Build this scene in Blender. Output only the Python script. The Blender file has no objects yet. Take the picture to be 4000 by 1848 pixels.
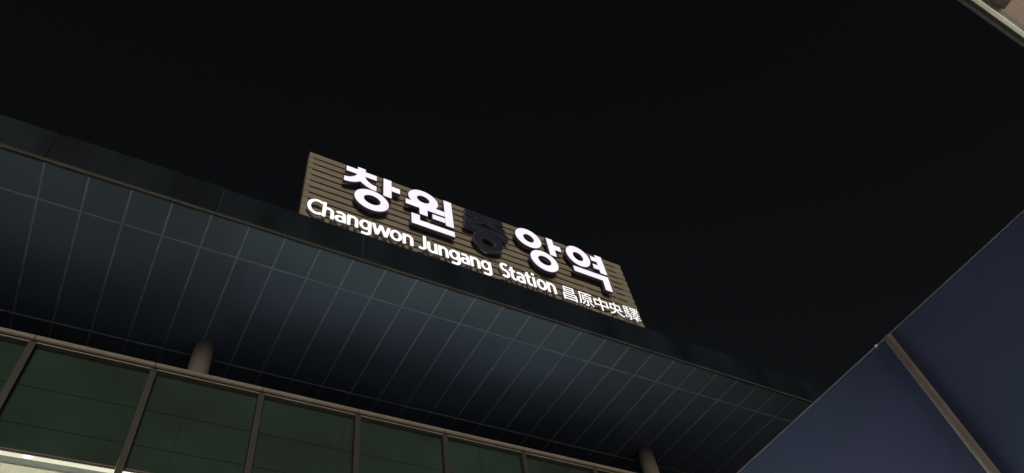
import bpy, bmesh, math, random
from mathutils import Vector, Matrix
random.seed(4)
scene = bpy.context.scene
C = scene.collection
EYE = 1.6                                   # eye height; heights below are given from the eye unless noted

# ---------------------------------------------------------------- camera
cam_d = bpy.data.cameras.new('camera')
cam_d.sensor_width = 36.0
cam_d.lens = 24.918
cam_d.clip_end = 3000.0
cam_d.clip_start = 0.05
cam = bpy.data.objects.new('camera', cam_d); C.objects.link(cam)
YAW, PITCH, ROLL = -0.68441954, 0.90866277, -0.22543967
fw = Vector((-math.sin(YAW)*math.cos(PITCH), math.cos(YAW)*math.cos(PITCH), math.sin(PITCH)))
rt0 = Vector((math.cos(YAW), math.sin(YAW), 0)); up0 = rt0.cross(fw)
rt = math.cos(ROLL)*rt0 + math.sin(ROLL)*up0
up = -math.sin(ROLL)*rt0 + math.cos(ROLL)*up0
cam.matrix_world = Matrix(((rt.x, up.x, -fw.x, 0), (rt.y, up.y, -fw.y, 0), (rt.z, up.z, -fw.z, EYE), (0, 0, 0, 1)))
scene.camera = cam

# ---------------------------------------------------------------- world, sun, exposure
SUN_EL, SUN_AZ = 7.0, 14.0                 # low soft light from behind the viewer, a little from the left
w = bpy.data.worlds.new('World'); scene.world = w; w.use_nodes = True
wn, wl = w.node_tree.nodes, w.node_tree.links
bg = wn['Background']
sky = wn.new('ShaderNodeTexSky'); sky.sky_type = 'NISHITA'; sky.sun_disc = False
sky.sun_elevation = math.radians(SUN_EL); sky.sun_rotation = math.radians(180 + SUN_AZ)
hs = wn.new('ShaderNodeHueSaturation'); hs.inputs['Saturation'].default_value = 0.5
wl.new(sky.outputs[0], hs.inputs['Color']); wl.new(hs.outputs[0], bg.inputs['Color'])
bg.inputs['Strength'].default_value = 0.0036
sun_d = bpy.data.lights.new('sun', 'SUN'); sun_d.energy = 1.3; sun_d.angle = math.radians(22)
sun_d.color = (1.0, 0.84, 0.66)
sun = bpy.data.objects.new('sun', sun_d); C.objects.link(sun)
e, a = math.radians(SUN_EL), math.radians(SUN_AZ)
sun_dir = Vector((math.sin(a)*math.cos(e), math.cos(a)*math.cos(e), -math.sin(e)))   # travel direction
sun.rotation_euler = sun_dir.to_track_quat('-Z', 'Y').to_euler()
vs = scene.view_settings
vs.view_transform = 'Standard'; vs.look = 'None'; vs.gamma = 1; vs.use_curve_mapping = False; vs.exposure = 0

# ---------------------------------------------------------------- materials
def mat(name, col, rough=0.5, metal=0.0, spec=0.5, vary=0.15, scale=3.0, bump=0.0, bscale=40.0, stretch=None, col2=None):
    m = bpy.data.materials.new(name); m.use_nodes = True
    n, l = m.node_tree.nodes, m.node_tree.links
    b = n['Principled BSDF']
    b.inputs['Roughness'].default_value = rough; b.inputs['Metallic'].default_value = metal
    b.inputs['Specular IOR Level'].default_value = spec
    tc = n.new('ShaderNodeTexCoord'); vec = tc.outputs['Object']
    if stretch:
        mp = n.new('ShaderNodeMapping'); mp.inputs['Scale'].default_value = stretch
        l.new(vec, mp.inputs['Vector']); vec = mp.outputs['Vector']
    nz = n.new('ShaderNodeTexNoise'); nz.inputs['Scale'].default_value = scale; nz.inputs['Detail'].default_value = 6
    l.new(vec, nz.inputs['Vector'])
    mr = n.new('ShaderNodeMapRange'); mr.inputs['From Min'].default_value = 0.3; mr.inputs['From Max'].default_value = 0.7
    mr.inputs['To Min'].default_value = 1 - vary; mr.inputs['To Max'].default_value = 1 + vary
    l.new(nz.outputs['Fac'], mr.inputs['Value'])
    mx = n.new('ShaderNodeVectorMath'); mx.operation = 'SCALE'; mx.inputs[0].default_value = col[:3]
    if col2:                                # second tone in large soft patches, painting in faint reflections
        n3 = n.new('ShaderNodeTexNoise'); n3.inputs['Scale'].default_value = 0.35; n3.inputs['Detail'].default_value = 3
        l.new(vec, n3.inputs['Vector'])
        m3 = n.new('ShaderNodeMapRange'); m3.inputs['From Min'].default_value = 0.38; m3.inputs['From Max'].default_value = 0.62
        l.new(n3.outputs['Fac'], m3.inputs['Value'])
        x3 = n.new('ShaderNodeMix'); x3.data_type = 'RGBA'; x3.inputs['A'].default_value = (*col[:3], 1); x3.inputs['B'].default_value = (*col2, 1)
        l.new(m3.outputs['Result'], x3.inputs['Factor']); l.new(x3.outputs['Result'], mx.inputs[0])
    l.new(mr.outputs['Result'], mx.inputs['Scale']); l.new(mx.outputs['Vector'], b.inputs['Base Color'])
    mr2 = n.new('ShaderNodeMapRange'); mr2.inputs['To Min'].default_value = max(0.03, rough-0.12); mr2.inputs['To Max'].default_value = min(1, rough+0.12)
    l.new(nz.outputs['Fac'], mr2.inputs['Value']); l.new(mr2.outputs['Result'], b.inputs['Roughness'])
    if bump:
        n2 = n.new('ShaderNodeTexNoise'); n2.inputs['Scale'].default_value = bscale; n2.inputs['Detail'].default_value = 4
        l.new(tc.outputs['Object'], n2.inputs['Vector'])
        bp = n.new('ShaderNodeBump'); bp.inputs['Strength'].default_value = bump; bp.inputs['Distance'].default_value = 0.02
        l.new(n2.outputs['Fac'], bp.inputs['Height']); l.new(bp.outputs['Normal'], b.inputs['Normal'])
    return m

def lit(name, col, strength, vary=0.0, scale=4.0, col2=None):
    m = bpy.data.materials.new(name); m.use_nodes = True
    n, l = m.node_tree.nodes, m.node_tree.links
    b = n['Principled BSDF']; b.inputs['Base Color'].default_value = (0.6, 0.6, 0.6, 1)
    b.inputs['Emission Strength'].default_value = strength
    b.inputs['Emission Color'].default_value = (*col, 1)
    if col2:
        tc = n.new('ShaderNodeTexCoord')
        nz = n.new('ShaderNodeTexNoise'); nz.inputs['Scale'].default_value = scale; nz.inputs['Detail'].default_value = 3
        l.new(tc.outputs['Object'], nz.inputs['Vector'])
        mr = n.new('ShaderNodeMapRange'); mr.inputs['From Min'].default_value = 0.35; mr.inputs['From Max'].default_value = 0.65
        l.new(nz.outputs['Fac'], mr.inputs['Value'])
        mx = n.new('ShaderNodeMix'); mx.data_type = 'RGBA'
        mx.inputs['A'].default_value = (*col, 1); mx.inputs['B'].default_value = (*col2, 1)
        l.new(mr.outputs['Result'], mx.inputs['Factor']); l.new(mx.outputs['Result'], b.inputs['Emission Color'])
    return m

M = dict(
    soffit=mat('soffit_panel_paint', (0.245, 0.345, 0.53), 0.45, 0.22, 0.5, 0.22, 0.45),
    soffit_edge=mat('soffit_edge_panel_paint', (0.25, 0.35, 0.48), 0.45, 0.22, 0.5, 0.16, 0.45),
    joint=mat('soffit_joint_metal', (0.60, 0.67, 0.76), 0.5, 0.0, 0.5, 0.2, 5),
    fascia=mat('fascia_dark_cladding', (0.010, 0.018, 0.029), 0.40, 0.0, 0.4, 0.45, 1.2, 0.0, stretch=(1.0, 1.0, 0.25)),
    fascia_seam=mat('fascia_seam_grey', (0.09, 0.10, 0.11), 0.5, 0, 0.4, 0.3, 3),
    trim=mat('trim_metal', (0.17, 0.16, 0.145), 0.45, 0.0, 0.5, 0.2, 3),
    white=mat('white_plastic', (0.80, 0.85, 0.85), 0.5, 0, 0.5, 0.05, 5),
    edge=mat('edge_trim_metal', (0.10, 0.105, 0.105), 0.45, 0.0, 0.5, 0.2, 3),
    edge_dark=mat('edge_trim_dark', (0.030, 0.036, 0.040), 0.45, 0.0, 0.5, 0.2, 3),
    beam=mat('beam_beige_paint', (0.265, 0.245, 0.215), 0.5, 0, 0.4, 0.12, 2),
    groove=mat('beam_groove_brown', (0.08, 0.06, 0.045), 0.6, 0, 0.3, 0.1, 2),  # dark brown strip along the beam groove and transom
    mullion=mat('mullion_grey_paint', (0.055, 0.057, 0.056), 0.5, 0, 0.4, 0.12, 3),
    spandrel=mat('spandrel_green_glass', (0.036, 0.062, 0.056), 0.14, 0, 0.35, 0.28, 0.7, col2=(0.034, 0.062, 0.050)),  # noise tones paint patchy reflections into the glass colour
    seam=mat('spandrel_seam', (0.023, 0.039, 0.033), 0.6, 0, 0.2, 0.1, 3),
    column=mat('column_beige_paint', (0.225, 0.215, 0.195), 0.6, 0, 0.3, 0.12, 2, 0.1, 30),
    slat=mat('slat_beige_paint', (0.335, 0.305, 0.255), 0.55, 0, 0.35, 0.12, 2.5, stretch=(0.4, 1, 6)),
    dark=mat('dark_backing', (0.012, 0.010, 0.011), 0.8, 0, 0.1, 0.2, 3),
    casing=mat('letter_casing_navy', (0.15, 0.16, 0.28), 0.4, 0, 0.4, 0.15, 6),
    dead=mat('unlit_acrylic_navy', (0.036, 0.040, 0.075), 0.30, 0, 0.4, 0.15, 5),
    bracket=mat('bracket_galvanised', (0.25, 0.24, 0.22), 0.5, 0.2, 0.5, 0.2, 8),
    wall=mat('blue_grey_render', (0.043, 0.070, 0.140), 0.75, 0, 0.25, 0.18, 0.45, 0.15, 60, col2=(0.060, 0.064, 0.165)),  # second tone paints soft reflective gradients into the wall colour
    coping=mat('coping_metal', (0.24, 0.24, 0.33), 0.4, 0.0, 0.5, 0.15, 4),
    pipe=mat('drainpipe_beige', (0.195, 0.180, 0.168), 0.5, 0, 0.4, 0.15, 4),
    roofing=mat('roofing_membrane', (0.03, 0.03, 0.035), 0.9, 0, 0.2, 0.2, 2),
    paving=mat('paving_concrete', (0.30, 0.30, 0.29), 0.8, 0, 0.3, 0.25, 0.8, 0.2, 12),
    ceiling=mat('interior_ceiling_paint', (0.84, 0.82, 0.66), 0.7, 0, 0.3, 0.05, 3),
    recess=mat('interior_recess_grey', (0.27, 0.29, 0.26), 0.7, 0, 0.3, 0.1, 4),
    interior=mat('interior_wall_paint', (0.55, 0.55, 0.55), 0.8, 0, 0.3, 0.08, 1),
    shelter_dark=mat('shelter_dark_edge', (0.020, 0.019, 0.020), 0.6, 0, 0.4, 0.2, 5),
    shelter_pale=mat('shelter_pale_gutter', (0.90, 0.92, 0.84), 0.5, 0, 0.4, 0.12, 6),
    shelter_grey=mat('shelter_grey_lip', (0.30, 0.32, 0.26), 0.5, 0, 0.4, 0.12, 6),
    shelter_pink=mat('shelter_soffit_pink', (0.48, 0.355, 0.31), 0.6, 0, 0.3, 0.12, 5),
    shelter_brown=mat('shelter_fitting_brown', (0.10, 0.085, 0.075), 0.5, 0, 0.4, 0.3, 9),
    face=lit('lit_letter_acrylic', (0.95, 0.87, 0.97), 0.90, col2=(0.80, 0.78, 0.93), scale=3.2),
    face_bright=lit('lit_small_letter_acrylic', (1.0, 0.98, 1.0), 1.12),
    side_bright=lit('lit_small_letter_side', (0.85, 0.80, 0.86), 0.05),
    cove=lit('interior_cove_light', (0.80, 0.76, 0.54), 0.75),
    bulb=lit('downlight_bulb', (1.0, 0.97, 0.82), 3.0),
    tube=lit('shelter_tube_light', (1.0, 0.90, 0.74), 36.0),
)
def glass_mat():
    m = bpy.data.materials.new('clear_glass'); m.use_nodes = True
    n, l = m.node_tree.nodes, m.node_tree.links
    n.remove(n['Principled BSDF'])
    t = n.new('ShaderNodeBsdfTransparent'); t.inputs['Color'].default_value = (0.90, 0.92, 0.89, 1)
    g = n.new('ShaderNodeBsdfGlossy'); g.inputs['Roughness'].default_value = 0.03
    f = n.new('ShaderNodeFresnel'); f.inputs['IOR'].default_value = 1.45
    x = n.new('ShaderNodeMixShader')
    l.new(f.outputs[0], x.inputs[0]); l.new(t.outputs[0], x.inputs[1]); l.new(g.outputs[0], x.inputs[2])
    l.new(x.outputs[0], n['Material Output'].inputs['Surface'])
    return m
M['glass'] = glass_mat()

# ---------------------------------------------------------------- helpers
def box(bm, x0, x1, y0, y1, z0, z1, mi=0):
    v = [bm.verts.new((x, y, z)) for z in (z0, z1) for x, y in ((x0, y0), (x1, y0), (x1, y1), (x0, y1))]
    for q in ((0, 3, 2, 1), (4, 5, 6, 7), (0, 1, 5, 4), (1, 2, 6, 5), (2, 3, 7, 6), (3, 0, 4, 7)):
        f = bm.faces.new([v[i] for i in q]); f.material_index = mi
def prism_x(bm, prof, x0, x1, mi=0):
    """profile given in (y, z), extruded along x"""
    a = [bm.verts.new((x0, y, z)) for y, z in prof]; b = [bm.verts.new((x1, y, z)) for y, z in prof]
    n = len(prof)
    fs = [bm.faces.new(a), bm.faces.new(b[::-1])] + [bm.faces.new((a[i], b[i], b[(i+1) % n], a[(i+1) % n])) for i in range(n)]
    for f in fs: f.material_index = mi
def prism_y(bm, poly, y0, y1, mi=0):
    """outline given in (x, z), extruded from front y0 to back y1"""
    a = [bm.verts.new((x, y0, z)) for x, z in poly]; b = [bm.verts.new((x, y1, z)) for x, z in poly]
    n = len(poly)
    fs = [bm.faces.new(a), bm.faces.new(b[::-1])] + [bm.faces.new((a[i], b[i], b[(i+1) % n], a[(i+1) % n])) for i in range(n)]
    for f in fs: f.material_index = mi
def ring_y(bm, cx, cz, rx, rz, ix, iz, jx, jz, y0, y1, n=64, mi=0):
    L = []
    for y in (y0, y1):
        o = [bm.verts.new((cx+rx*math.cos(2*math.pi*k/n), y, cz+rz*math.sin(2*math.pi*k/n))) for k in range(n)]
        i = [bm.verts.new((ix+jx*math.cos(2*math.pi*k/n), y, iz+jz*math.sin(2*math.pi*k/n))) for k in range(n)]
        L.append((o, i))
    (o0, i0), (o1, i1) = L
    for k in range(n):
        j = (k+1) % n
        for q in ((o0[k], o0[j], i0[j], i0[k]), (o1[k], i1[k], i1[j], o1[j]), (o0[k], o1[k], o1[j], o0[j]), (i0[k], i0[j], i1[j], i1[k])):
            bm.faces.new(q).material_index = mi
def cyl_z(bm, cx, cy, r, z0, z1, n=48, mi=0, r1=None):
    r1 = r if r1 is None else r1
    a = [bm.verts.new((cx+r*math.cos(2*math.pi*k/n), cy+r*math.sin(2*math.pi*k/n), z0)) for k in range(n)]
    b = [bm.verts.new((cx+r1*math.cos(2*math.pi*k/n), cy+r1*math.sin(2*math.pi*k/n), z1)) for k in range(n)]
    bm.faces.new(a[::-1]).material_index = mi; bm.faces.new(b).material_index = mi
    for k in range(n):
        f = bm.faces.new((a[k], a[(k+1) % n], b[(k+1) % n], b[k])); f.material_index = mi; f.smooth = True
def obj(name, bm, mats, parent=None, bevel=0.0):
    bmesh.ops.recalc_face_normals(bm, faces=bm.faces[:])
    me = bpy.data.meshes.new(name); bm.to_mesh(me); bm.free()
    for m in (mats if isinstance(mats, (list, tuple)) else [mats]): me.materials.append(m)
    o = bpy.data.objects.new(name, me); C.objects.link(o)
    if parent: o.parent = parent
    if bevel:
        b = o.modifiers.new('bevel', 'BEVEL'); b.width = bevel; b.segments = 2; b.limit_method = 'ANGLE'
    return o
def thing(name, label, cat, loc=(0, 0, 0), group=None):
    o = bpy.data.objects.new(name, None); C.objects.link(o); o.location = loc; o.empty_display_size = 0.3
    o['label'] = label; o['category'] = cat
    if group: o['group'] = group
    o['kind'] = 'thing'
    return o
def tag(o, label, cat, group=None):
    o['label'] = label; o['category'] = cat
    if group: o['group'] = group
    return o
B = bmesh.new
def up_z(z): return z + EYE                 # eye-relative height -> world height

# ---------------------------------------------------------------- ground
bm = B(); s = 400
bm.faces.new([bm.verts.new(p) for p in ((-s, -s, 0), (s, -s, 0), (s, s, 0), (-s, s, 0))])
g = obj('plaza', bm, M['paving']); g['kind'] = 'structure'

# ---------------------------------------------------------------- entrance canopy
YF, ZS, ZT = 6.804, up_z(9.0), up_z(9.71)    # front edge, soffit height, roof height
TW, TX, TR = 0.5463, -2.056, 0.671           # soffit tile width, first joint, first row depth
X0, X1, YB = -9.0, 16.2, 12.6
can = thing('entrance_canopy', 'flat dark station canopy with gridded soffit panels, carrying the lit sign along its front edge', 'canopy', (3.5, YF, 0))
def child(name, bm, mats, parent, bevel=0.0):
    """parts are modelled in world coordinates, then hung under their thing"""
    o = obj(name, bm, mats, parent, bevel)
    o.matrix_parent_inverse = Matrix.Translation(parent_world(parent)).inverted()
    return o
def parent_world(p):
    v = Vector((0, 0, 0))
    while p is not None:
        if p.type == 'EMPTY': v += p.location
        p = p.parent if p.type == 'EMPTY' else p.parent
    return v
bm = B(); gap = 0.026
rows = [YF+0.03, YF+TR, 9.80, 10.47, YB]
k0 = math.floor((X0-TX)/TW)
xs = [TX+TW*k for k in range(k0, k0+60) if X0 < TX+TW*k < X1]
xs = [X0] + xs + [X1]
for j in range(len(rows)-1):
    for i in range(len(xs)-1):
        x0, x1 = xs[i]+gap/2, xs[i+1]-gap/2
        y0, y1 = rows[j]+gap/2, rows[j+1]-gap/2
        dz = random.uniform(-0.002, 0.002)
        v = [bm.verts.new(p) for p in ((x0, y0, ZS+dz+random.uniform(-.0025, .0025)), (x1, y0, ZS+dz+random.uniform(-.0025, .0025)),
                                       (x1, y1, ZS+dz+random.uniform(-.0025, .0025)), (x0, y1, ZS+dz+random.uniform(-.0025, .0025)))]
        t = [bm.verts.new((p.co.x, p.co.y, ZS+0.03)) for p in v]
        fs = [bm.faces.new(v[::-1]), bm.faces.new(t)] + [bm.faces.new((v[q], v[(q+1) % 4], t[(q+1) % 4], t[q])) for q in range(4)]
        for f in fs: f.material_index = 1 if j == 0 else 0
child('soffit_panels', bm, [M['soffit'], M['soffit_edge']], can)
bm = B()
for x in xs[1:-1]: box(bm, x-gap/2, x+gap/2, YF+0.032, YB, ZS-0.004, ZS+0.012)
for y in rows[1:-1]: box(bm, X0, X1, y-gap/2, y+gap/2, ZS-0.0065, ZS+0.010)
box(bm, X0, X1, YF+0.031, YB, ZS+0.032, ZS+0.05)
child('soffit_joints', bm, M['joint'], can)
bm = B()
fx = [X0] + [-2.09+2.27*k for k in range(-3, 9) if X0 < -2.09+2.27*k < X1] + [X1]
for i in range(len(fx)-1):
    t = random.uniform(-0.012, 0.012)
    box(bm, fx[i]+0.006, fx[i+1]-0.006, YF, YF+0.02, ZS+0.055, ZT+t)
child('fascia', bm, M['fascia'], can, 0.006)
bm = B(); box(bm, X0, X1, YF+0.024, YF+0.04, ZS+0.055, ZT-0.02)
child('fascia_seams', bm, M['fascia_seam'], can)
bm = B(); box(bm, X0, X1, YF-0.012, YF+0.028, ZS-0.008, ZS+0.018); box(bm, X0, X1, YF-0.004, YF+0.03, ZS+0.020, ZS+0.052, 1)
child('edge_trim', bm, [M['edge'], M['edge_dark']], can)
bm = B(); box(bm, X0+.01, X1-.01, YF+0.045, YB, ZS+0.06, ZT-0.05)
child('roof_slab', bm, M['roofing'], can)
bm = B(); box(bm, X0, X1, YB, YB+0.3, up_z(6.35)+0.14, ZT)
child('rear_wall', bm, M['fascia'], can)

# ---------------------------------------------------------------- columns
def column(x, y, r, lab):
    t = thing('round_column', lab, 'column', (x, y, 0), 'round columns under the canopy')
    bm = B(); cyl_z(bm, x, y, r, 0.02, ZS-0.004, 64)
    child('shaft', bm, M['column'], t)
    bm = B(); cyl_z(bm, x, y, r+0.09, 0, 0.02, 48)
    child('base_plate', bm, M['trim'], t)
column(0.735, 9.50, 0.165, 'beige round column rising behind the glass front, below the start of the sign')
column(10.02, 9.50, 0.185, 'beige round column beside the blue wall, at the right end of the canopy')

# ---------------------------------------------------------------- glass front with the lit hall behind it
GY = 9.0
hall = thing('glass_front', 'green glass station front with grey mullions and beige top beam, hall lit below', 'glass facade', (3.4, GY, 0))
PM, MX0 = 1.587, -1.485
mx = [MX0+PM*k for k in range(-3, 10)]
ZB0, ZB1 = up_z(7.815), up_z(7.95)
bm = B()
for i in range(len(mx)-1):
    a, b = mx[i]+0.004, mx[i+1]-0.004
    prism_x(bm, [(GY+.03, ZB1+.012), (GY+.20, ZB1+.012), (GY+.20, ZB0+.02), (GY+.03, ZB0+.045), (GY-.02, ZB0+.045), (GY-.045, ZB0+.06), (GY-.045, ZB1-.02), (GY-.02, ZB1)], a, b, 0)
    box(bm, a, b, GY+.0, GY+.19, ZB0+.018, ZB0+.040, 1)
    box(bm, a+.04, b-.04, GY-.025, GY+.18, ZB0-.006, ZB0+.016, 0)
    box(bm, a, b, GY+.032, GY+.21, ZB1+.014, ZB1+.03, 2)
child('top_beam', bm, [M['beam'], M['groove'], M['trim']], hall, 0.004)
ZP = up_z(6.190)
for x in mx:
    bm = B(); box(bm, x-.046, x+.046, GY-.03, GY+.105, 0.0, ZB0+.012)
    child('mullion', bm, M['mullion'], hall, 0.005)
vseam = {1: -0.99+0.0, 2: 0.672, 5: 5.574, 7: 8.75}
for i in range(len(mx)-1):
    a, b = mx[i]+.047, mx[i+1]-.047
    bm = B()
    zs = [ZP, up_z(6.56), up_z(7.15), ZB0-.01]
    k = i-3
    cuts = [a] + ([{1: 0.672, 4: 5.574}[k]] if k in (1, 4) else []) + [b]
    for j in range(3):
        for c in range(len(cuts)-1):
            box(bm, cuts[c]+(0.004 if c else 0), cuts[c+1]-(0.004 if c < len(cuts)-2 else 0), GY+.075, GY+.10, zs[j]+.004, zs[j+1]-.004, 0)
    box(bm, a, b, GY+.088, GY+.105, ZP, ZB0-.01, 1)
    if k == 2: box(bm, b-.16, b-.145, GY+.070, GY+.0745, ZP+.02, ZB0-.12, 1); box(bm, b-.03, b-.012, GY+.070, GY+.0745, ZP+.02, ZB0-.12, 1)
    child('glass_panel', bm, [M['spandrel'], M['seam']], hall)
    bm = B(); box(bm, a, b, GY+.068, GY+.10, ZP-.022, ZP-.003, 0); box(bm, a, b, GY+.075, GY+.10, ZP-.038, ZP-.0225, 1)
    child('transom', bm, [M['trim'], M['groove']], hall)
    bm = B(); box(bm, a, b, GY+.084, GY+.096, 0.05, ZP-.040)
    child('clear_pane', bm, M['glass'], hall)
ZC = up_z(6.35); HX0, HX1 = mx[0], mx[-1]
bm = B(); box(bm, HX0, HX1, 9.33, 9.475, ZC, ZC+.03)
child('cove_light', bm, M['cove'], hall)
bm = B(); box(bm, HX0, HX1, 9.478, 9.63, ZC+.012, ZC+.04)
child('ceiling_recess', bm, M['recess'], hall)
bm = B()
x = HX0
px = [HX0] + [-1.25+1.2*k for k in range(-3, 12) if HX0 < -1.25+1.2*k < HX1] + [HX1]
for i in range(len(px)-1):
    box(bm, px[i]+.006, px[i+1]-.006, 9.66, 16.0, ZC-.002, ZC+.03)
box(bm, HX0, HX1, 9.633, 9.657, ZC-.004, ZC+.03)
child('ceiling_panels', bm, M['ceiling'], hall)
bm = B(); box(bm, HX0, HX1, 9.10, 9.328, ZC, ZC+.03)
child('ceiling_edge', bm, M['ceiling'], hall)
bm = B(); box(bm, HX0, HX1, 9.13, 16.1, ZC+.05, ZC+.12)
child('hall_roof', bm, M['roofing'], hall)
bm = B(); box(bm, HX0, HX1, 16.0, 16.1, 0.01, ZC-.01); box(bm, HX0-.1, HX0-.05, 9.14, 16.05, 0.01, ZC); box(bm, HX1+.05, HX1+.1, 9.14, 16.05, 0.01, ZC)
box(bm, HX0, HX1, 9.16, 15.99, 0.004, 0.03)
child('hall_wall', bm, M['interior'], hall)
for k in range(-1, 5):
    x = 0.234+1.2*k
    bm = B(); cyl_z(bm, x, 9.39, 0.05, ZC-.012, ZC-.002, 24)
    child('downlight', bm, M['bulb'], hall)
ld = bpy.data.lights.new('hall_lamp', 'AREA'); ld.shape = 'RECTANGLE'; ld.size = 7; ld.size_y = 2.5; ld.energy = 2450; ld.color = (1, 0.97, 0.90)
lo = bpy.data.objects.new('hall_lamp', ld); C.objects.link(lo); lo.location = (4.9, 12.0, ZC-.05)

# ---------------------------------------------------------------- station sign
SY = 6.95
sign = thing('station_sign', 'wide rooftop sign of beige slats with lit white Korean, English and Chinese lettering', 'sign', (4.95, SY, ZT))
SX0, SX1 = 1.385, 8.545
PITCH_S, ZTOP = 0.190, up_z(11.93)
bm = B()
for k in range(12):
    t = ZTOP-PITCH_S*k; b = t-0.152
    if k == 11: b = t-0.09
    # each slat: flat face with a bevelled upper and lower edge
    prism_x(bm, [(SY+.026, t), (SY+.012, t), (SY, t-.018), (SY, b+.012), (SY+.008, b), (SY+.026, b)], SX0, SX1)
child('slats', bm, M['slat'], sign)
zb = ZTOP-PITCH_S*11-0.09
for x, wd in ((SX0+.045, .09), (SX1-.10, .19), (2.61, .055), (3.775, .055), (4.95, .055), (6.12, .055), (7.27, .055), (8.08, .05)):
    bm = B(); box(bm, x-wd/2, x+wd/2, SY+.015, SY+.12, zb+.01, ZTOP-.012)
    child('post', bm, M['slat'], sign)
bm = B(); box(bm, SX0+.02, SX1-.02, SY+.13, SY+.15, zb+.02, ZTOP-.02)
child('backing', bm, M['dark'], sign)
for x in (1.9, 3.2, 4.6, 6.0, 7.3, 8.2):
    bm = B()
    box(bm, x-.04, x+.04, SY+.155, SY+.22, ZT-.04, ZTOP-.1)
    prism_x(bm, [(SY+.21, ZTOP-.3), (SY+.21, ZTOP-.38), (SY+1.1, ZT-.045), (SY+1.2, ZT-.045)], x-.03, x+.03)
    child('strut', bm, M['bracket'], sign)

# --- big Korean letters: strokes measured on the letter plane
KY = 6.78
KS = 6.78/6.63                               # outlines below were measured on a plane 6.63 m away
def E(cx, cz, rx, rz, ix, iz, jx, jz): return ('ring', cx, cz, rx, rz, ix, iz, jx, jz)
def R(x0, x1, z0, z1): return ('poly', [(x0, z1), (x1, z1), (x1, z0), (x0, z0)])
def P(*p): return ('poly', list(p))
def curve(p, n=5):
    """smooth a polyline (Catmull-Rom)"""
    out = []
    for i in range(len(p)-1):
        a, b, c, d = p[max(i-1, 0)], p[i], p[i+1], p[min(i+2, len(p)-1)]
        for k in range(n):
            t = k/n
            out.append(tuple(0.5*((2*b[q]) + (c[q]-a[q])*t + (2*a[q]-5*b[q]+4*c[q]-d[q])*t*t + (3*b[q]-a[q]-3*c[q]+d[q])*t**3) for q in (0, 1)))
    return out + [p[-1]]
legs_cha = P(*(curve([(1.97, 11.01), (2.06, 11.03), (2.135, 11.09), (2.18, 11.15), (2.205, 11.215)]) + [(2.365, 11.215)] +
               curve([(2.37, 11.20), (2.395, 11.13), (2.44, 11.07), (2.51, 11.03), (2.59, 11.015)])[0:] +
               curve([(2.59, 10.86), (2.49, 10.87), (2.40, 10.905), (2.33, 10.955), (2.275, 11.0)]) +
               curve([(2.273, 10.998), (2.23, 10.955), (2.16, 10.91), (2.07, 10.875), (1.97, 10.86)])))
legs_ju = P(*(curve([(4.39, 11.135), (4.50, 11.145), (4.62, 11.18), (4.70, 11.22)]) + [(4.96, 11.22)] +
              curve([(4.965, 11.215), (5.04, 11.175), (5.15, 11.145), (5.27, 11.135)]) +
              curve([(5.27, 10.985), (5.14, 10.995), (5.00, 11.03), (4.885, 11.085)]) +
              curve([(4.83, 11.11), (4.76, 11.07), (4.64, 11.015), (4.52, 10.99), (4.39, 10.985)])))
GLYPHS = [
    ('first', True, [R(2.00, 2.59, 11.205, 11.365), R(2.212, 2.372, 11.36, 11.458), legs_cha,
                     R(2.715, 2.882, 10.81, 11.39), R(2.875, 3.05, 11.05, 11.212), E(2.505, 10.54, .325, .303, 2.513, 10.545, .152, .135)]),
    ('second', True, [E(3.515, 11.150, .310, .285, 3.515, 11.15, .125, .108), R(3.15, 3.95, 10.828, 10.985), R(3.42, 3.59, 10.64, 10.833),
                      R(3.945, 4.118, 10.555, 11.388), R(3.68, 3.95, 10.63, 10.780),
                      P((3.255, 10.60), (3.43, 10.60), (3.43, 10.447), (4.12, 10.447), (4.12, 10.285), (3.255, 10.285))]),
    ('third', False, [R(4.41, 5.25, 11.212, 11.378), legs_ju, R(4.355, 5.31, 10.80, 10.950), R(4.745, 4.915, 10.74, 10.81),
                      E(4.83, 10.53, .320, .285, 4.83, 10.515, .160, .125)]),
    ('fourth', True, [E(5.815, 11.14, .305, .30, 5.82, 11.137, .120, .125), R(6.27, 6.432, 10.825, 11.397), R(6.425, 6.59, 11.06, 11.222),
                      E(6.08, 10.54, .320, .310, 6.087, 10.553, .145, .135)]),
    ('fifth', True, [E(7.015, 11.135, .297, .325, 7.010, 11.125, .122, .135), R(7.490, 7.668, 10.81, 11.415), R(7.355, 7.495, 11.17, 11.322),
                     R(7.355, 7.495, 10.912, 11.067), P((6.795, 10.748), (7.662, 10.748), (7.650, 10.28), (7.472, 10.28), (7.482, 10.575), (6.795, 10.575))]),
]
def offset(poly, d):
    n = len(poly); A = sum(poly[i][0]*poly[(i+1) % n][1]-poly[(i+1) % n][0]*poly[i][1] for i in range(n)); s = 1 if A > 0 else -1
    out = []
    for i in range(n):
        p0, p1, p2 = Vector(poly[i-1]), Vector(poly[i]), Vector(poly[(i+1) % n])
        e1, e2 = p1-p0, p2-p1
        if e1.length < 1e-6 or e2.length < 1e-6: out.append(tuple(p1)); continue
        e1.normalize(); e2.normalize()
        n1, n2 = Vector((e1.y, -e1.x))*s, Vector((e2.y, -e2.x))*s
        m = n1+n2
        if m.length < 1e-3: out.append(tuple(p1+n1*d)); continue
        m.normalize(); out.append(tuple(p1+m*d/max(0.35, m.dot(n1))))
    return out
def W(p): return [(x*KS, up_z(z*KS)) for x, z in p]
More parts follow.
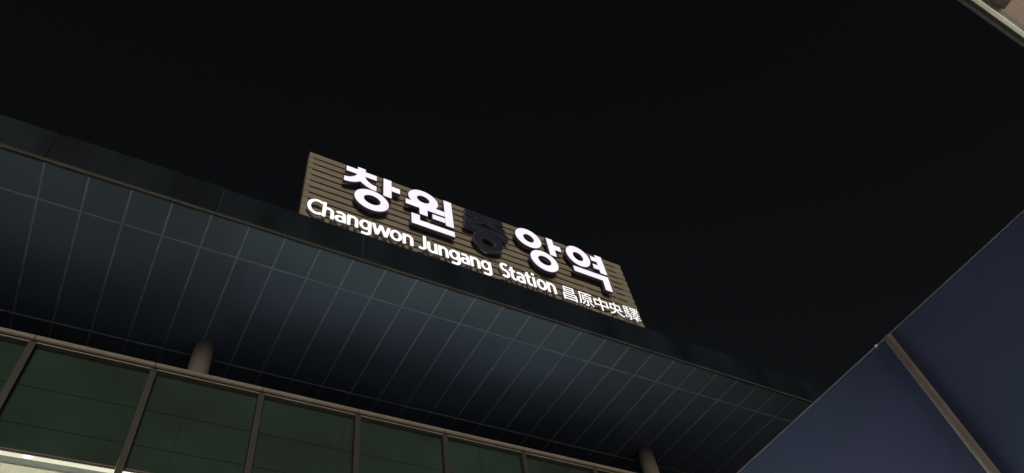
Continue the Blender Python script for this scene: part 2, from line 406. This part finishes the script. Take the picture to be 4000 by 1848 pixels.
for nm, on, strokes in GLYPHS:
    bm = B(); bf = B()
    for q, st in enumerate(strokes):
        e = 0.0012*q
        yc, yf = KY+.006+e, KY+e
        if st[0] == 'ring':
            cx, cz, rx, rz, ix, iz, jx, jz = [v*KS for v in st[1:]]
            cz, iz = up_z(cz), up_z(iz)
            ring_y(bm, cx, cz, rx+.004, rz+.004, ix, iz, jx-.004, jz-.004, yc, KY+.066)
            ring_y(bf, cx, cz, rx-.007, rz-.007, ix, iz, jx+.007, jz+.007, yf, KY+.02+e)
        else:
            pts = W(st[1])
            prism_y(bm, offset(pts, .004), yc, KY+.066+e)
            prism_y(bf, offset(pts, -.007), yf, KY+.02+e)
    # stand-off pins between letter and slats
    xs_ = [v for st in strokes for v in ([st[1]] if st[0] == 'ring' else [sum(p[0] for p in st[1])/len(st[1])])]
    for st in strokes:
        if st[0] == 'ring':
            cx, cz, rx, rz = [v*KS for v in st[1:5]]
            for ang in (0.7, 2.4, 3.9, 5.5):
                x, z = cx+rx*.78*math.cos(ang), up_z(cz)+rz*.78*math.sin(ang)
                box(bm, x-.012, x+.012, KY+.064, SY+.02, z-.012, z+.012, 1)
    L = child('korean_letter', bm, [M['casing'], M['bracket']], sign)
    F = obj('letter_face', bf, M['face'] if on else M['dead'], L)
    F.matrix_parent_inverse = Matrix.Identity(4)
    if not on: L['label'] = 'unlit dark Korean letter'

# --- small Latin and Chinese letters
LY = 6.845; LK = 6.845/6.80
def text_bm(txt, off, extrude, bev):
    cu = bpy.data.curves.new('lettering', 'FONT'); cu.body = txt; cu.size = 1.0; cu.offset = off; cu.resolution_u = 4
    cu.fill_mode = 'BOTH'; cu.extrude = extrude; cu.bevel_depth = bev; cu.bevel_resolution = 1
    o = bpy.data.objects.new('lettering', cu); C.objects.link(o)
    bpy.context.view_layer.update()
    dg = bpy.context.evaluated_depsgraph_get()
    me = bpy.data.meshes.new_from_object(o.evaluated_get(dg))
    bm = B(); bm.from_mesh(me); bpy.data.meshes.remove(me)
    bpy.data.objects.remove(o); bpy.data.curves.remove(cu)
    bmesh.ops.remove_doubles(bm, verts=bm.verts[:], dist=1e-5)
    return bm
def islands(bm):
    seen = set(); out = []
    for v in bm.verts:
        if v in seen: continue
        st = [v]; seen.add(v); isl = []
        while st:
            a = st.pop(); isl.append(a)
            for ed in a.link_edges:
                b = ed.other_vert(a)
                if b not in seen: seen.add(b); st.append(b)
        out.append(isl)
    return out
def place_word(txt, x0, x1, zbase, cap, off, part, depth=0.04, single=False):
    """fit the word between x0 and x1; cap = height of the capital above the base line"""
    bm = text_bm(txt, off, 0.05, 0.012)
    vx = [v.co.x for v in bm.verts]; mn, mxx = min(vx), max(vx)
    sx = (x1-x0)/(mxx-mn)
    if single:
        vy = [v.co.y for v in bm.verts]; y0_, sz = min(vy), cap/(max(vy)-min(vy))
    else:
        ref = text_bm(txt[0], off, 0.05, 0.012); vy = [v.co.y for v in ref.verts]; ref.free()
        y0_, sz = 0.0, cap/(max(vy))
    zmax = max(v.co.z for v in bm.verts)
    groups = []
    if single: groups = [[v for v in bm.verts]]
    else:
        isl = sorted(islands(bm), key=lambda g: min(v.co.x for v in g))
        for g in isl:
            a0, a1 = min(v.co.x for v in g), max(v.co.x for v in g)
            c = (a0+a1)/2
            if groups and min(v.co.x for v in groups[-1])-.02 < c < max(v.co.x for v in groups[-1])+.02 and len(g) and a1-a0 < .30: groups[-1] += g
            else: groups.append(list(g))
    for g in groups:
        gs = set(g); nb = B(); mp = {}
        for v in g:
            mp[v] = nb.verts.new((x0+(v.co.x-mn)*sx, LY+(zmax-v.co.z)/(2*zmax)*depth, up_z(zbase)+(v.co.y-y0_)*sz))
        for f in bm.faces:
            if f.verts[0] in gs:
                try: nf = nb.faces.new([mp[v] for v in f.verts])
                except ValueError: continue
                nf.material_index = 0 if f.normal.z > 0.5 else 1
        bmesh.ops.recalc_face_normals(nb, faces=nb.faces[:])
        child(part, nb, [M['face_bright'], M['side_bright']], sign)
    bm.free()
BASE, CAP, XH, DESC, T = 9.893, 0.415, 0.290, 0.118, 0.060
def ribbon(path, t=T, cap=True):
    """outline of a stroke of width t that follows the path, with softly rounded ends"""
    p = [Vector(q) for q in path]; n = len(p); Lf, Rt = [], []
    for k in range(n):
        d = (p[min(k+1, n-1)]-p[max(k-1, 0)]).normalized()
        if 0 < k < n-1:
            d1, d2 = (p[k]-p[k-1]).normalized(), (p[k+1]-p[k]).normalized()
            m = Vector((-(d1+d2).y, (d1+d2).x)).normalized(); w_ = t/2/max(0.55, m.dot(Vector((-d1.y, d1.x))))
        else: m, w_ = Vector((-d.y, d.x)), t/2
        Lf.append(p[k]+m*w_); Rt.append(p[k]-m*w_)
    def end(c, a, b, out):
        r = t*0.16
        u = (b-a).normalized()
        return [a+u*r*0.0-out*r, a+u*r*0.3-out*r*0.3, a+u*r, b-u*r, b-u*r*0.3-out*r*0.3, b-out*r]
    d0, d1 = (p[0]-p[1]).normalized(), (p[-1]-p[-2]).normalized()
    e1 = end(p[-1], Lf[-1], Rt[-1], d1); e0 = end(p[0], Rt[0], Lf[0], d0)
    return [tuple(v) for v in Lf[1:-1]+e1+Rt[1:-1][::-1]+e0]
def arc(cx, cz, rx, rz, a0, a1, n=14):
    return [(cx+rx*math.cos(math.radians(a0+(a1-a0)*k/n)), cz+rz*math.sin(math.radians(a0+(a1-a0)*k/n))) for k in range(n+1)]
def letter(ch, x0, x1):
    """strokes of one letter, base line at z = 0"""
    wd = x1-x0; h = T/2; xm = (x0+x1)/2; S = []
    rib = lambda path, t=T: S.append(('poly', ribbon(path, t)))
    if ch == 'o':
        S.append(('ring', xm, XH/2, wd/2, XH/2+.006, xm, XH/2, wd/2-T, XH/2+.006-T*.95))
    elif ch in 'nh':
        rib([(x0+h, 0), (x0+h, XH if ch == 'n' else CAP)])
        r = (wd-T)/2
        rib([(x0+h+.004, XH-.115)] + arc(xm, XH-h-.075, r, .078, 160, 0, 14) + [(x1-h, 0)])
    elif ch == 'u':
        rib([(x1-h, 0), (x1-h, XH)])
        r = (wd-T)/2
        rib([(x0+h, XH)] + arc(xm, h+.075-.004, r, .078, 180, 340, 14) + [(x1-h-.004, .115)])
    elif ch == 'a':
        rib(arc(x0+wd*.47, XH-h-.07, wd*.53-h, .073, 140, 0, 12) + [(x1-h, 0)])
        S.append(('ring', x0+wd*.47, .086, wd*.47, .092, x0+wd*.50, .086, wd*.47-T*.9, .092-T*.82))
    elif ch == 'g':
        S.append(('ring', x0+wd*.49, .160, wd*.49, .137, x0+wd*.49, .160, wd*.49-T, .137-T*.92))
        rib([(x1-h, XH-.002), (x1-h, -.02)] + arc(x1-h-.07, -.02, .07, DESC-h-.02, -10, -90, 8) + [(x0+wd*.18, -DESC+h+.006)])
    elif ch == 'w':
        f = lambda u, z: (x0+wd*u, z)
        for p, q in ((f(.10, XH), f(.275, .0)), (f(.275, .0), f(.49, XH)), (f(.49, XH), f(.725, .0)), (f(.725, .0), f(.90, XH))):
            rib([p, q], T*.98)
    elif ch == 'C':
        S.append(('poly', ribbon(arc(x0+.170, CAP/2, .170-h, CAP/2-h+.006, 52, 308, 26))))
    elif ch == 'J':
        rib([(x1-h, CAP), (x1-h, .09)] + arc(x1-h-.075, .09, .075, .09-h, -8, -90, 8) + [(x0+.02, .048)])
    elif ch == 'S':
        c = x0+wd/2; r = wd/2-h; rz = (CAP+.008-T)/4
        rib(arc(c, CAP+.004-h-rz, r, rz, 38, 262, 14) + arc(c, h-.004+rz, r, rz, 82, -142, 14))
    elif ch == 't':
        sx_ = x0+wd*.44
        rib([(sx_, XH+.085), (sx_, .09)] + arc(sx_+.052, .09, .052, .09-h+.002, 188, 262, 7) + [(x1, h-.004)])
        S.append(('poly', [(x0, XH+.002), (x1-.004, XH+.002), (x1-.004, XH-.054), (x0, XH-.054)]))
    elif ch == 'i':
        rib([(xm, 0), (xm, XH)])
        S.append(('disc', xm, XH+.088, .036, .036))
    return S
def build_letter(strokes, part, y0, depth, ox=0):
    bm = B()
    for q, st in enumerate(strokes):
        yf = y0+.0010*q
        if st[0] == 'ring':
            cx, cz, rx, rz, ix, iz, jx, jz = st[1:]
            ring_y(bm, cx, up_z(BASE+cz), rx, rz, ix, up_z(BASE+iz), jx, jz, yf, y0+depth, 40)
        elif st[0] == 'disc':
            prism_y(bm, [(st[1]+st[3]*math.cos(2*math.pi*k/24), up_z(BASE+st[2]+st[4]*math.sin(2*math.pi*k/24))) for k in range(24)], yf, y0+depth)
        else:
            prism_y(bm, [(x, up_z(BASE+z)) for x, z in st[1]], yf, y0+depth+.0007*q)
    bmesh.ops.recalc_face_normals(bm, faces=bm.faces[:])
    for f in bm.faces:
        f.material_index = 0 if f.normal.y < -0.5 else 1
    return child(part, bm, [M['face_bright'], M['side_bright']], sign)
WORDS = [('C', 1.462, 1.715), ('h', 1.723, 1.925), ('a', 1.935, 2.137), ('n', 2.154, 2.356), ('g', 2.372, 2.594), ('w', 2.592, 2.955), ('o', 2.930, 3.160), ('n', 3.170, 3.374),
         ('J', 3.460, 3.628), ('u', 3.644, 3.845), ('n', 3.862, 4.061), ('g', 4.073, 4.296), ('a', 4.300, 4.487), ('n', 4.504, 4.706), ('g', 4.718, 4.944),
         ('S', 5.136, 5.338), ('t', 5.330, 5.466), ('a', 5.472, 5.665), ('t', 5.676, 5.812), ('i', 5.838, 5.902), ('o', 5.925, 6.150), ('n', 6.158, 6.360)]
for ch, x0, x1 in WORDS:
    build_letter(letter(ch, x0, x1), 'english_letter', LY, .040)
for ch, x0, x1, z0, z1 in (('\u660c', 6.475, 6.785, 9.785, 10.175), ('\u539f', 6.835, 7.180, 9.795, 10.170), ('\u4e2d', 7.215, 7.545, 9.800, 10.180),
                           ('\u592e', 7.560, 7.915, 9.805, 10.185), ('\u9a5b', 7.945, 8.335, 9.810, 10.200)):
    place_word(ch, x0*LK, x1*LK, z0*LK, (z1-z0)*LK, -.007 if ch != '\u9a5b' else -.012, 'chinese_letter', single=True)

# ---------------------------------------------------------------- side wall on the right
WX, WT = 7.90, up_z(5.60)
WY0, WY1 = -7.0, 8.90
side = thing('side_wall', 'tall plain blue-grey wall standing at right angles to the station front, with a beige drainpipe', 'wall', (WX, 1, 0))
bm = B(); box(bm, WX, WX+0.30, WY0, WY1, 0, WT-0.018)
child('wall_face', bm, M['wall'], side)
bm = B(); box(bm, WX-.012, WX+0.33, WY0, WY1, WT-.016, WT+.002)
child('coping', bm, M['coping'], side)
bm = B(); cyl_z(bm, WX-.028, 2.880, .051, .05, WT-.035, 40)
child('drainpipe', bm, M['pipe'], side)
bm = B(); box(bm, WX-.034, WX-.013, 3.05, 3.085, WT-.030, WT-.003)
child('pipe_bracket', bm, M['white'], side)

# ---------------------------------------------------------------- shelter roof over the viewer
ZR = up_z(2.60)
sh = thing('shelter', 'lit shelter roof edge with pale gutter and pinkish underside, overhead at the top right corner', 'shelter', (2.0, -1.6, 0))
SHX0, SHX1 = -3.0, 6.8
bm = B(); box(bm, SHX0, SHX1, -.230, -.216, ZR, ZR+.16)
child('roof_edge', bm, M['shelter_dark'], sh)
bm = B(); box(bm, SHX0, SHX1, -.251, -.2305, ZR+.004, ZR+.12)
child('gutter', bm, M['shelter_pale'], sh, 0.003)
bm = B(); box(bm, SHX0, SHX1, -.268, -.2515, ZR+.010, ZR+.12)
child('inner_lip', bm, M['shelter_grey'], sh)
bm = B(); box(bm, SHX0, SHX1, -3.2, -.2685, ZR+.012, ZR+.05)
child('soffit', bm, M['shelter_pink'], sh)
bm = B(); box(bm, SHX0-.02, SHX1+.02, -3.25, -.22, ZR+.165, ZR+.20)
child('roof_sheet', bm, M['roofing'], sh)
bm = B(); prism = [(2.10, -.272), (2.615, -.272), (2.612, -.30), (2.60, -.34), (2.55, -.42), (2.10, -.42)]
va = [bm.verts.new((x, y, ZR-.002)) for x, y in prism]; vb = [bm.verts.new((x, y, ZR+.011)) for x, y in prism]
bm.faces.new(va); bm.faces.new(vb[::-1])
for i in range(len(prism)): bm.faces.new((va[i], va[(i+1) % 6], vb[(i+1) % 6], vb[i]))
child('ceiling_fitting', bm, M['shelter_brown'], sh, 0.003)
bm = B(); box(bm, 2.0, 4.4, -1.32, -1.28, ZR-.46, ZR-.42)
child('tube_light', bm, M['tube'], sh)
for x in (2.3, 4.1):
    bm = B(); box(bm, x-.01, x+.01, -1.31, -1.29, ZR-.42, ZR+.012)
    child('tube_hanger', bm, M['shelter_dark'], sh)
for x in (SHX0+.3, SHX1-.3):
    bm = B(); cyl_z(bm, x, -2.9, .07, 0, ZR+.011, 32)
    child('post', bm, M['shelter_dark'], sh)
